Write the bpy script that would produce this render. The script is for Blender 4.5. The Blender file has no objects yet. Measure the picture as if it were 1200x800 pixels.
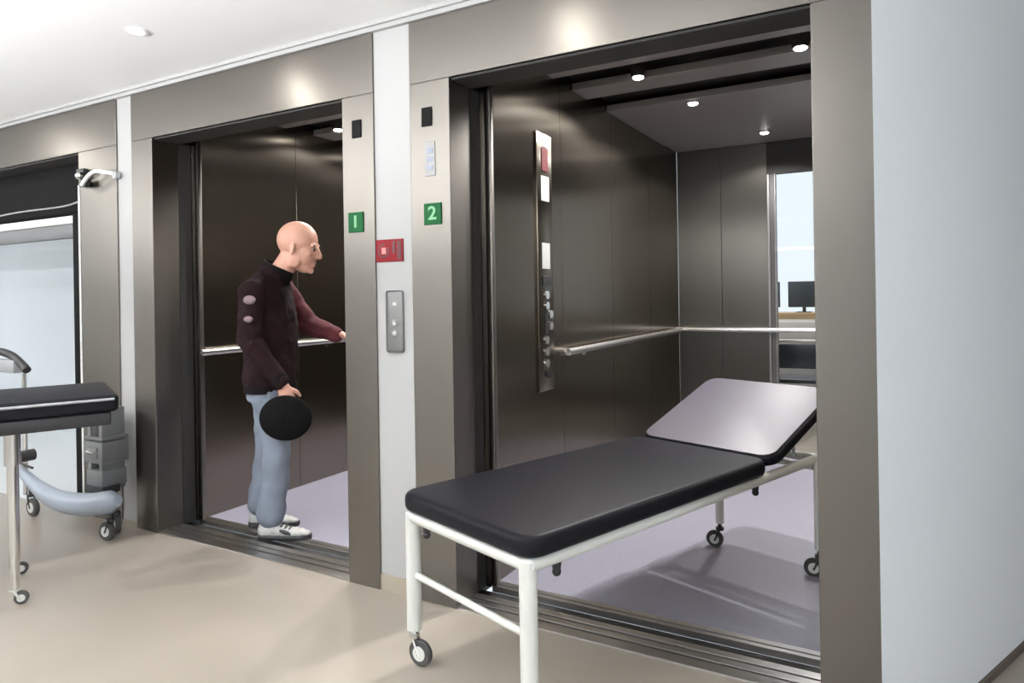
import bpy, bmesh, math, random
from mathutils import Vector, Matrix, Euler, Quaternion
random.seed(4)
SC = bpy.context.scene
COL = SC.collection
R = math.radians

# ------------------------------------------------------------------ camera
EYE = Vector((0, -2.355, 1.3)); YAW = R(29.3); ROLL = 0.016
cam = bpy.data.objects.new('camera', bpy.data.cameras.new('camera')); COL.objects.link(cam)
cam.data.sensor_width = 36; cam.data.lens = 36 * 802 / 1200
cam.data.shift_y = -56 / 1200
cam.data.clip_start = 0.02
cam.location = EYE
cam.rotation_euler = (Matrix.Rotation(YAW, 4, 'Z') @ Matrix.Rotation(R(90), 4, 'X') @ Matrix.Rotation(-ROLL, 4, 'Z')).to_euler()
SC.camera = cam

# ------------------------------------------------------------------ exposure, world, area lights
SC.view_settings.view_transform = 'Standard'
SC.view_settings.look = 'None'
SC.view_settings.gamma = 1
SC.view_settings.use_curve_mapping = False
SC.view_settings.exposure = 0.0
w = bpy.data.worlds.new('sky'); SC.world = w; w.use_nodes = True
w.node_tree.nodes['Background'].inputs[0].default_value = (0.78, 0.87, 0.95, 1)
w.node_tree.nodes['Background'].inputs[1].default_value = 1.1

def area(name, loc, rot, sx, sy, power, col=(1, 1, 1), spread=180):
    l = bpy.data.lights.new(name, 'AREA'); l.shape = 'RECTANGLE'; l.size = sx; l.size_y = sy
    l.energy = power; l.color = col; l.spread = R(spread)
    o = bpy.data.objects.new(name, l); COL.objects.link(o); o.location = loc; o.rotation_euler = rot
    return o
# daylight through the big windows behind the viewer
area('window_daylight', (-3.2, -6.9, 1.5), (R(90), 0, 0), 6.0, 1.6, 32, (0.9, 0.96, 1.0))
area('window_daylight_right', (2.7, -3.3, 1.5), (R(90), 0, R(90)), 3.6, 1.6, 50, (0.86, 0.93, 1.0))
# upward fill lights, unseen, added to brighten the lobby ceiling
area('ceiling_fill_light', (-2.9, -2.75, 1.95), (R(166), 0, 0), 4.5, 0.2, 370, (0.97, 0.98, 1.0))
area('ceiling_fill_light_right', (0.9, -3.6, 1.95), (R(180), 0, 0), 0.25, 2.4, 60, (0.97, 0.98, 1.0))
area('ceiling_fill_light_left', (-8.0, -3.2, 1.95), (R(166), 0, 0), 2.5, 0.25, 240, (0.97, 0.98, 1.0))
# recessed ceiling panels in a row along the lifts
PANELS = [(-1.24, -0.50), (-2.94, -0.50), (-5.6, -0.70), (-4.2, -2.6), (-1.6, -2.9), (-6.6, -2.4)]
for i, (x, y) in enumerate(PANELS):
    k = (0.14, 0.06, 0.06, 0.28, 0.28, 0.28)[i]
    area('ceiling_panel_light', (x, y, 2.478), (0, 0, 0), k, k, (2.5, 4, 10, 10, 10, 10)[i], (1.0, 0.96, 0.9))
# room behind the through-car and the bay with the shutter
area('rear_room_light', (-1.2, 5.2, 3.38), (0, 0, 0), 1.8, 1.2, 60, (1, 0.98, 0.95))
area('parking_bay_light', (-6.6, 0.75, 2.40), (0, 0, 0), 3.6, 0.7, 13, (0.95, 0.98, 1.0))
area('parking_bay_light_low', (-8.6, 0.8, 1.2), (0, R(-90), 0), 1.6, 1.0, 5, (0.95, 0.98, 1.0))

# ------------------------------------------------------------------ materials
def mat(name, col, rough=0.5, metal=0.0, var=0.0, vscale=8, bump=0.0, bscale=60, brushed=None, emit=0, coat=0, spec=0.5, stretch=None, ior=None, aniso=0, tangent=None):
    m = bpy.data.materials.new(name); m.use_nodes = True
    nt = m.node_tree; b = nt.nodes['Principled BSDF']
    b.inputs['Base Color'].default_value = (*col, 1)
    b.inputs['Roughness'].default_value = rough
    b.inputs['Metallic'].default_value = metal
    b.inputs['Specular IOR Level'].default_value = spec
    b.inputs['Coat Weight'].default_value = coat
    b.inputs['Anisotropic'].default_value = aniso
    if tangent:
        cx = nt.nodes.new('ShaderNodeCombineXYZ')
        for k in range(3): cx.inputs[k].default_value = tangent[k]
        nt.links.new(cx.outputs[0], b.inputs['Tangent'])
    if ior: b.inputs['IOR'].default_value = ior
    if emit:
        b.inputs['Emission Color'].default_value = (*col, 1); b.inputs['Emission Strength'].default_value = emit
    tc = nt.nodes.new('ShaderNodeTexCoord'); mp = nt.nodes.new('ShaderNodeMapping')
    nt.links.new(tc.outputs['Object'], mp.inputs['Vector'])
    if stretch: mp.inputs['Scale'].default_value = stretch
    if var:
        n = nt.nodes.new('ShaderNodeTexNoise'); n.inputs['Scale'].default_value = vscale; n.inputs['Detail'].default_value = 4
        r = nt.nodes.new('ShaderNodeValToRGB')
        r.color_ramp.elements[0].position = 0.3; r.color_ramp.elements[1].position = 0.7
        r.color_ramp.elements[0].color = (*[c * (1 - var) for c in col], 1)
        r.color_ramp.elements[1].color = (*[min(1, c * (1 + var)) for c in col], 1)
        nt.links.new(mp.outputs['Vector'], n.inputs['Vector']); nt.links.new(n.outputs['Fac'], r.inputs['Fac'])
        nt.links.new(r.outputs['Color'], b.inputs['Base Color'])
    if brushed:
        n2 = nt.nodes.new('ShaderNodeTexNoise'); n2.inputs['Scale'].default_value = 1; n2.inputs['Detail'].default_value = 3
        mp2 = nt.nodes.new('ShaderNodeMapping'); mp2.inputs['Scale'].default_value = brushed
        nt.links.new(tc.outputs['Object'], mp2.inputs['Vector']); nt.links.new(mp2.outputs['Vector'], n2.inputs['Vector'])
        mr = nt.nodes.new('ShaderNodeMapRange'); mr.inputs['To Min'].default_value = rough * 0.94; mr.inputs['To Max'].default_value = rough * 1.06
        nt.links.new(n2.outputs['Fac'], mr.inputs['Value']); nt.links.new(mr.outputs['Result'], b.inputs['Roughness'])
    elif bump:
        n2 = nt.nodes.new('ShaderNodeTexNoise'); n2.inputs['Scale'].default_value = bscale; n2.inputs['Detail'].default_value = 5
        nt.links.new(mp.outputs['Vector'], n2.inputs['Vector'])
        bp = nt.nodes.new('ShaderNodeBump'); bp.inputs['Strength'].default_value = bump; bp.inputs['Distance'].default_value = 0.004
        nt.links.new(n2.outputs['Fac'], bp.inputs['Height']); nt.links.new(bp.outputs['Normal'], b.inputs['Normal'])
    return m

M = dict(
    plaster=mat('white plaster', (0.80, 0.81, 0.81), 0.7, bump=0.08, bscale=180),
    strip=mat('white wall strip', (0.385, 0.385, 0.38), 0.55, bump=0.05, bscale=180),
    ceil=mat('white ceiling paint', (0.94, 0.95, 0.955), 0.85, bump=0.05, bscale=120),
    sidewall=mat('pale blue grey wall paint', (0.76, 0.79, 0.815), 0.45, bump=0.05, bscale=150),
    baywall=mat('pale grey blue panel', (0.66, 0.71, 0.75), 0.5),
    vinyl=mat('beige vinyl floor', (0.30, 0.264, 0.221), 0.36, var=0.035, vscale=2.2, bump=0.03, bscale=90),
    carfloor=mat('speckled blue grey rubber floor', (0.29, 0.285, 0.35), 0.42, var=0.05, vscale=60, bump=0.05, bscale=200),
    skirting=mat('dark brown skirting', (0.10, 0.075, 0.06), 0.5),
    greyskirt=mat('beige grey skirting', (0.33, 0.29, 0.23), 0.5),
    steel=mat('brushed steel frame', (0.178, 0.166, 0.149), 0.36, 1.0, brushed=(600, 600, 3), aniso=0.6, tangent=(0, 0, 1)),
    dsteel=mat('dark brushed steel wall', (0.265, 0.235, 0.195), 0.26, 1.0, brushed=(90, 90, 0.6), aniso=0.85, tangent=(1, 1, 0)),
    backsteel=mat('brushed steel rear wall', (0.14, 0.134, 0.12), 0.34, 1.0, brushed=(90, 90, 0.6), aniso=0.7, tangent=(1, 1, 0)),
    chrome=mat('polished steel', (0.78, 0.78, 0.77), 0.16, 1.0),
    satin=mat('satin steel rail', (0.62, 0.60, 0.58), 0.3, 1.0),
    shutblk=mat('matt black shutter', (0.010, 0.010, 0.011), 0.8, spec=0.1),
    trolley=mat('dark grey plastic', (0.13, 0.135, 0.14), 0.5),
    bayfloor=mat('pale grey floor', (0.62, 0.64, 0.65), 0.4, bump=0.03, bscale=90),
    black=mat('black metal', (0.018, 0.018, 0.02), 0.45),
    gap=mat('dark shaft gap', (0.02, 0.019, 0.018), 0.7),
    ceilblack=mat('black ceiling recess', (0.02, 0.018, 0.018), 0.5),
    slat=mat('grey ceiling slat', (0.34, 0.33, 0.33), 0.4, 0.3),
    vinylblk=mat('black upholstery vinyl', (0.010, 0.010, 0.013), 0.45, bump=0.06, bscale=300, spec=0.08),
    lilac=mat('lilac grey vinyl sheen', (0.055, 0.049, 0.070), 0.44, bump=0.05, bscale=200),  # sheen of reflected light put into the colour
    pale=mat('pale grey painted steel tube', (0.66, 0.67, 0.63), 0.35),
    rubber=mat('dark grey rubber', (0.05, 0.05, 0.05), 0.6),
    grey=mat('mid grey plastic', (0.33, 0.34, 0.35), 0.5),
    bluegrey=mat('blue grey enamel', (0.30, 0.34, 0.40), 0.3),
    green=mat('green sign plate', (0.008, 0.085, 0.026), 0.6, spec=0.15),
    lgreen=mat('light green sign print', (0.20, 0.42, 0.24), 0.6, spec=0.15),
    red=mat('red sign plate', (0.20, 0.014, 0.02), 0.6, spec=0.15),
    dred=mat('dark red sign print', (0.09, 0.012, 0.015), 0.4),
    lred=mat('pale red sign print', (0.62, 0.20, 0.19), 0.4),
    white=mat('white card', (0.82, 0.82, 0.80), 0.5),
    plate=mat('brushed grey button plate', (0.20, 0.20, 0.195), 0.45, 0.6),
    bluelabel=mat('pale blue grey label', (0.26, 0.29, 0.36), 0.5),
    lamp=mat('lit downlight', (1.0, 0.97, 0.92), 0.5, emit=14),
    panel=mat('lit ceiling panel', (1.0, 0.98, 0.95), 0.5, emit=2.2),
    spotpanel=mat('lit round downlight', (1.0, 0.98, 0.95), 0.5, emit=0.9),
    wood=mat('tan wooden counter', (0.47, 0.33, 0.18), 0.5, var=0.15, vscale=5, stretch=(1, 1, 12)),
    screen=mat('dark blue grey screen', (0.035, 0.045, 0.055), 0.35),
    skin=mat('skin', (0.56, 0.30, 0.22), 0.5, var=0.07, vscale=14, bump=0.05, bscale=120),
    jacket=mat('dark maroon black jacket cloth', (0.014, 0.006, 0.007), 0.9, spec=0.12, var=0.35, vscale=6, bump=0.3, bscale=45),
    redsleeve=mat('dull red sleeve cloth', (0.075, 0.018, 0.022), 0.85, spec=0.2, var=0.3, vscale=8, bump=0.3, bscale=45),
    patch=mat('pale jacket patch', (0.20, 0.14, 0.15), 0.85),
    collar=mat('black ribbed collar', (0.008, 0.006, 0.007), 0.9, spec=0.1),
    card=mat('off white card', (0.42, 0.42, 0.41), 0.6, spec=0.2),
    jeans=mat('light washed blue grey denim', (0.165, 0.19, 0.235), 0.85, spec=0.2, var=0.18, vscale=7, bump=0.25, bscale=50),
    capcloth=mat('black cap felt', (0.004, 0.004, 0.004), 0.9, bump=0.2, bscale=120, spec=0.1),
    shoe=mat('pale grey shoe leather', (0.50, 0.50, 0.48), 0.5),
    shoeblk=mat('black shoe trim', (0.02, 0.02, 0.022), 0.5),
    eye=mat('eye', (0.08, 0.05, 0.04), 0.2),
)
def glassmat():
    m = bpy.data.materials.new('window glass'); m.use_nodes = True
    nt = m.node_tree; nt.nodes.remove(nt.nodes['Principled BSDF'])
    t = nt.nodes.new('ShaderNodeBsdfTransparent'); g = nt.nodes.new('ShaderNodeBsdfGlossy'); g.inputs['Roughness'].default_value = 0.02
    f = nt.nodes.new('ShaderNodeFresnel'); f.inputs['IOR'].default_value = 1.12
    mx = nt.nodes.new('ShaderNodeMixShader')
    nt.links.new(f.outputs[0], mx.inputs[0]); nt.links.new(t.outputs[0], mx.inputs[1]); nt.links.new(g.outputs[0], mx.inputs[2])
    nt.links.new(mx.outputs[0], nt.nodes['Material Output'].inputs[0])
    return m
M['glass'] = glassmat()

# ------------------------------------------------------------------ mesh helpers
def obj(name, bm, m, parent=None, smooth=False, loc=None, auto=None):
    me = bpy.data.meshes.new(name); bmesh.ops.recalc_face_normals(bm, faces=bm.faces[:]); bm.to_mesh(me); bm.free()
    me.materials.append(m)
    if smooth:
        for p in me.polygons: p.use_smooth = True
        if auto is None: auto = 40
        me.set_sharp_from_angle(angle=R(auto))
    o = bpy.data.objects.new(name, me); COL.objects.link(o)
    if parent is not None: o.parent = parent
    if loc is not None: o.location = loc
    return o
def struct(name, bm, m, smooth=False):
    o = obj(name, bm, m, None, smooth); o['kind'] = 'structure'; return o
def tag(o, label, cat, group=None):
    o['label'] = label; o['category'] = cat
    if group: o['group'] = group
    return o
def thing(name, label, cat, loc=(0, 0, 0), rz=0, group=None):
    o = bpy.data.objects.new(name, None); COL.objects.link(o); o.location = loc; o.rotation_euler = (0, 0, rz)
    o.empty_display_size = 0.1
    return tag(o, label, cat, group)
def B(): return bmesh.new()
def bx(bm, x0, x1, y0, y1, z0, z1, bev=0, seg=2):
    r = bmesh.ops.create_cube(bm, size=1)
    for v in r['verts']:
        v.co = Vector(((x0 + x1) / 2 + v.co.x * (x1 - x0), (y0 + y1) / 2 + v.co.y * (y1 - y0), (z0 + z1) / 2 + v.co.z * (z1 - z0)))
    if bev:
        es = {e for v in r['verts'] for e in v.link_edges}
        bmesh.ops.bevel(bm, geom=list(es), offset=bev, segments=seg, affect='EDGES', profile=0.5)
    return bm
def pad(bm, L, W, z0, z1, rc=0.06, re=0.02):
    r = bmesh.ops.create_cube(bm, size=1)
    for v in r['verts']: v.co = Vector((v.co.x * W + W / 2, v.co.y * L + L / 2, z0 if v.co.z < 0 else z1))
    vert = [e for e in {e for v in r['verts'] for e in v.link_edges} if abs(e.verts[0].co.z - e.verts[1].co.z) > 1e-4]
    bmesh.ops.bevel(bm, geom=vert, offset=rc, segments=6, affect='EDGES', profile=0.5)
    hor = [e for e in bm.edges if abs(e.verts[0].co.z - e.verts[1].co.z) < 1e-5 and len(e.link_faces) == 2 and
           any(abs(f.normal.z) > 0.9 for f in e.link_faces) and any(abs(f.normal.z) < 0.5 for f in e.link_faces)]
    bm.normal_update()
    hor = [e for e in bm.edges if any(abs(f.normal.z) > 0.9 for f in e.link_faces) and any(abs(f.normal.z) < 0.5 for f in e.link_faces)]
    bmesh.ops.bevel(bm, geom=hor, offset=re, segments=4, affect='EDGES', profile=0.5)
    return bm
def cyl(bm, p, q, r, r2=None, n=20, caps=True):
    p, q = Vector(p), Vector(q); d = q - p; L = d.length
    mt = Matrix.Translation((p + q) / 2) @ d.to_track_quat('Z', 'Y').to_matrix().to_4x4()
    bmesh.ops.create_cone(bm, cap_ends=caps, segments=n, radius1=r, radius2=r if r2 is None else r2, depth=L, matrix=mt)
    return bm
def sph(bm, c, r, s=(1, 1, 1), rot=None, u=20, v=12):
    mt = Matrix.Translation(c)
    if rot: mt = mt @ Euler(rot).to_matrix().to_4x4()
    mt = mt @ Matrix.Diagonal((r * s[0], r * s[1], r * s[2], 1))
    bmesh.ops.create_uvsphere(bm, u_segments=u, v_segments=v, radius=1, matrix=mt)
    return bm
def tube(bm, pts, r, n=14, closed=False):
    """swept tube with rounded path through pts"""
    pts = [Vector(p) for p in pts]; rr = r if isinstance(r, (list, tuple)) else [r] * len(pts)
    rings = []; prev = None
    for i, p in enumerate(pts):
        a = pts[i - 1] if i else p; b = pts[i + 1] if i < len(pts) - 1 else p
        d = (b - a).normalized()
        if prev is None:
            up = Vector((0, 0, 1)) if abs(d.z) < 0.9 else Vector((1, 0, 0))
            s = d.cross(up).normalized()
        else:
            s = (prev - d * prev.dot(d)).normalized()
        prev = s; t = d.cross(s)
        rings.append([bm.verts.new(p + (s * math.cos(2 * math.pi * k / n) + t * math.sin(2 * math.pi * k / n)) * rr[i]) for k in range(n)])
    for i in range(len(rings) - 1):
        for k in range(n):
            bm.faces.new((rings[i][k], rings[i][(k + 1) % n], rings[i + 1][(k + 1) % n], rings[i + 1][k]))
    bm.faces.new(rings[0][::-1]); bm.faces.new(rings[-1])
    return bm
def smoothpath(pts, k=6):
    pts = [Vector(p) for p in pts]; P = [pts[0]] + pts + [pts[-1]]; out = []
    for i in range(1, len(P) - 2):
        for j in range(k):
            t = j / k; a, b, c, d = P[i - 1], P[i], P[i + 1], P[i + 2]
            out.append(0.5 * ((2 * b) + (c - a) * t + (2 * a - 5 * b + 4 * c - d) * t * t + (3 * b - a - 3 * c + d) * t ** 3))
    out.append(pts[-1]); return out
def textmesh(s, size, ext=0.001):
    cu = bpy.data.curves.new('text', 'FONT'); cu.body = s; cu.size = size; cu.extrude = ext; cu.align_x = 'CENTER'; cu.align_y = 'CENTER'
    cu.offset = size * 0.02
    o = bpy.data.objects.new('t', cu); COL.objects.link(o); bpy.context.view_layer.update()
    dg = bpy.context.evaluated_depsgraph_get(); me = bpy.data.meshes.new_from_object(o.evaluated_get(dg))
    bm = B(); bm.from_mesh(me); bpy.data.objects.remove(o); bpy.data.meshes.remove(me)
    return bm

# ------------------------------------------------------------------ the setting
CH = 2.5
b = B(); bx(b, -10.5, 3.0, -7.0, 0.0, -0.1, 0)
struct('floor', b, M['vinyl'])
b = B(); bx(b, -10.5, -3.94, 0.0, 1.4, -0.1, 0.0); struct('floor_bay', b, M['bayfloor'])
b = B(); bx(b, -10.5, 3.0, -7.0, 0.0, CH, CH + 0.1); struct('ceiling', b, M['ceil'])
# front wall: the plaster strips between the lift frames
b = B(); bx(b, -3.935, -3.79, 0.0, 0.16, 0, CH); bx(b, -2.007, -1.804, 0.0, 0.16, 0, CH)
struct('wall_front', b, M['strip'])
# shaft walls between the lifts, behind the plaster strips
b = B(); bx(b, -3.935, -3.66, 0.16, 3.42, -0.06, 2.62); bx(b, -2.06, -1.66, 0.16, 3.42, -0.06, 2.62); bx(b, -0.085, -0.045, 0.16, 3.42, -0.06, 2.62)
struct('wall_shaft', b, M['gap'])
b = B(); bx(b, -10.5, 3.0, -0.022, 0.0, CH - 0.035, CH); bx(b, -10.5, 3.0, -0.036, -0.022, CH - 0.016, CH)
struct('trim_1', b, M['strip'])
b = B(); bx(b, -2.007, -1.804, -0.006, 0.0, 0.0, 0.07); bx(b, -3.935, -3.79, -0.006, 0.0, 0.0, 0.03)
struct('baseboard_front', b, M['greyskirt'])
# slanting wall on the right, corner just in front of the right lift frame
A = Vector((-0.047, -0.30, 0)); D = Vector((0.40, 0.917, 0)).normalized(); Nn = Vector((D.y, -D.x, 0))
def slab(p, q, t, z0, z1, extra=None):
    bm = B(); n = Vector(((q - p).y, -(q - p).x, 0)).normalized()
    c = [p, q, q - n * t, p - n * t] if extra is None else extra
    lo = [bm.verts.new((v.x, v.y, z0)) for v in c]; hi = [bm.verts.new((v.x, v.y, z1)) for v in c]
    bm.faces.new(lo[::-1]); bm.faces.new(hi)
    for i in range(len(c)):
        j = (i + 1) % len(c); bm.faces.new((lo[i], lo[j], hi[j], hi[i]))
    return bm
E_ = A + D * 6
struct('wall_right', slab(A, E_, 0, 0, CH, [A, E_, E_ + Vector((-0.25, 0, 0)), Vector((0.14, 0.35, 0)), Vector((-0.038, 0.16, 0)), Vector((-0.038, 0.0, 0))]), M['sidewall'])
struct('baseboard_right', slab(A, E_, 0, 0, 0.022, [A, A + Nn * 0.012, E_ + Nn * 0.012, E_]), M['skirting'])
b = B(); bx(b, 0.2, 3.0, 0.0, 6.0, -0.1, 0); bx(b, -0.05, 0.2, 0.0, 0.6, -0.1, 0); struct('floor_side', b, M['vinyl'])
b = B(); bx(b, -0.05, 3.0, 0.0, 6.0, CH, CH + 0.1); struct('ceiling_side', b, M['ceil'])
b = B(); bx(b, 3.0, 3.1, -7.0, -5.2, 0, CH); bx(b, 3.0, 3.1, -1.4, 6.0, 0, CH); bx(b, 3.0, 3.1, -5.2, -1.4, 0, 0.7); bx(b, 3.0, 3.1, -5.2, -1.4, 2.3, CH)
struct('wall_far_right', b, M['plaster'])
b = B(); bx(b, 1.55, 3.1, 6.0, 6.1, 0, CH); struct('wall_side_end', b, M['plaster'])
b = B(); bx(b, -10.5, -6.3, -7.1, -7.0, 0, CH); bx(b, -0.1, 3.0, -7.1, -7.0, 0, CH); bx(b, -6.3, -0.1, -7.1, -7.0, 0, 0.7); bx(b, -6.3, -0.1, -7.1, -7.0, 2.3, CH)
struct('wall_behind', b, M['plaster'])
b = B(); bx(b, -10.6, -10.5, -7.1, 1.5, 0, CH); struct('wall_left', b, M['plaster'])
# window frames behind the viewer
b = B()
for x in (-6.3, -4.77, -3.24, -1.71, -0.16): bx(b, x, x + 0.06, -7.08, -7.02, 0.7, 2.3)
bx(b, -6.3, -0.1, -7.08, -7.02, 0.7, 0.76); bx(b, -6.3, -0.1, -7.08, -7.02, 2.24, 2.3)
struct('window_2', b, M['grey'])
b = B()
for y in (-5.2, -3.95, -2.7, -1.46): bx(b, 3.02, 3.08, y, y + 0.06, 0.7, 2.3)
bx(b, 3.02, 3.08, -5.2, -1.4, 0.7, 0.76); bx(b, 3.02, 3.08, -5.2, -1.4, 2.24, 2.3)
struct('window_3', b, M['grey'])
# made-up hanging bodies (behind the viewer) for the added fill lights
for nm, x0, x1, y0, y1, lab in (('added_uplight', -5.2, -0.6, -2.88, -2.62, 'long white hanging fill light added over the middle of the lobby'),
                                ('added_uplight', 0.75, 1.05, -4.85, -2.35, 'short white hanging fill light added near the right hand windows'),
                                ('added_uplight', -9.3, -6.7, -3.35, -3.05, 'white hanging fill light added at the left end of the lobby')):
    t = thing(nm, lab, 'light', ((x0 + x1) / 2, (y0 + y1) / 2, CH))
    b = B(); bx(b, x0, x1, y0, y1, 1.88, 1.93, 0.01); o = obj('trough', b, M['white'], t); o.matrix_parent_inverse = Matrix.Translation(t.location).inverted()
    for fx in (0.15, 0.85):
        b = B(); cyl(b, (x0 + (x1 - x0) * fx, y0 + (y1 - y0) * 0.5, 1.93), (x0 + (x1 - x0) * fx, y0 + (y1 - y0) * 0.5, CH), 0.004, n=8)
        o = obj('hanging_wire', b, M['chrome'], t); o.matrix_parent_inverse = Matrix.Translation(t.location).inverted()

# ceiling lights: square panels and small round downlights
LL = ['square ceiling light in front of the right lift', 'small round ceiling downlight in front of the left lift',
      'small round ceiling downlight in front of the shutter bay', 'square ceiling light in the lobby facing the left lift',
      'square ceiling light in the lobby facing the right lift', 'square ceiling light at the left end of the lobby']
for i, (x, y) in enumerate(PANELS):
    t = thing('ceiling_light', LL[i], 'light', (x, y, CH), group='ceiling lights of the lobby')
    if i in (1, 2):
        b = B(); cyl(b, (0, 0, -0.006), (0, 0, 0), 0.045, n=28); obj('frame', b, M['ceil'], t, True)
        b = B(); cyl(b, (0, 0, -0.008), (0, 0, -0.006), 0.034, n=28); obj('diffuser', b, M['spotpanel'], t)
        continue
    b = B(); h = 0.16
    bx(b, -h, h, -h, -h + 0.015, -0.012, 0); bx(b, -h, h, h - 0.015, h, -0.012, 0); bx(b, -h, -h + 0.015, -h, h, -0.012, 0); bx(b, h - 0.015, h, -h, h, -0.012, 0)
    obj('frame', b, M['ceil'], t)
    b = B(); bx(b, -h + 0.015, h - 0.015, -h + 0.015, h - 0.015, -0.006, 0.0); obj('diffuser', b, M['panel'], t)

# ------------------------------------------------------------------ lift door frames
def door_frame(label, X0, x0, x1, X1, display_x, plate, depth=0.15):
    t = thing('elevator_door_frame', label, 'door frame', (x0, 0, 0))
    inv = Matrix.Translation((x0, 0, 0)).inverted()
    def P(nm, bm, m, smooth=False, parent=None):
        o = obj(nm, bm, m, parent or t, smooth); o.matrix_parent_inverse = inv if parent is None else Matrix(); return o
    f = -0.010
    if X0 is None:
        b = B(); bx(b, x1 - 0.002, x1 + 0.014, f - 0.004, f, 0.0, 2.0); P('edge_strip', b, M['white'])
    else:
        b = B(); bx(b, X0, x0, f, depth, 0, 2.2, 0.003); P('jamb', b, M['steel'])
    b = B(); bx(b, x1, X1, f, depth, 0, 2.2, 0.003); rj = P('jamb', b, M['steel'])
    b = B(); bx(b, X0 if X0 is not None else x0, X1, f, depth, 2.2, 2.465, 0.003); P('header', b, M['steel'])
    b = B(); bx(b, x0 + 0.004, x1 - 0.002, 0.004, depth + 0.004, 2.190, 2.1995); P('header_soffit', b, M['gap'])
    if display_x is not None:
        b = B(); bx(b, display_x - 0.026, display_x + 0.026, f - 0.006, f, 2.01, 2.09, 0.002); P('floor_display', b, M['shutblk'])
    if plate is not None:
        b = B(); bx(b, plate - 0.026, plate + 0.026, f - 0.003, f, 1.80, 1.945, 0.001); pl = P('notice_plate', b, M['plate'])
        b = B()
        for z in (1.905, 1.870, 1.835): bx(b, plate - 0.015, plate + 0.015, f - 0.005, f - 0.003, z - 0.010, z + 0.010)
        P('notice_print', b, M['bluelabel'], parent=pl)
    return t, P
fr2, P2 = door_frame('brushed steel frame round the open lift with the black couch', -1.804, -1.600, -0.224, -0.040, -1.713, -1.700)
fr1, P1 = door_frame('brushed steel frame round the open lift where the man stands', -3.790, -3.600, -2.190, -2.007, -2.101, None)
fr3, P3 = door_frame('steel frame edge of the far left bay with the black shutter', None, -9.8, -4.326, -3.935, None, None)
# landing sills (grooved), dark gap and parked door leaf edges
def sill(P, x0, x1):
    b = B(); bx(b, x0, x1, -0.005, 0.05, -0.02, 0.006, 0.001); bx(b, x0, x1, 0.062, 0.10, -0.02, 0.006, 0.001); bx(b, x0, x1, 0.112, 0.15, -0.02, 0.006, 0.001)
    P('landing_sill', b, M['satin'])
    b = B(); bx(b, x0 - 0.14, x1 + 0.08, 0.0, 0.238, -0.06, -0.02); P('sill_channel', b, M['gap'])
sill(P2, -1.600, -0.224); sill(P1, -3.600, -2.190)
for P, x0, x1 in ((P2, -1.60, -0.224), (P1, -3.60, -2.19)):
    b = B(); bx(b, x0 - 0.06, x0 - 0.008, 0.155, 0.235, 0.0, 2.2, 0.002); P('door_leaf', b, M['gap'])
    b = B(); bx(b, x0 - 0.1, x1 + 0.1, 0.155, 0.235, 2.23, 2.46); P('door_track', b, M['gap'])

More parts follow.
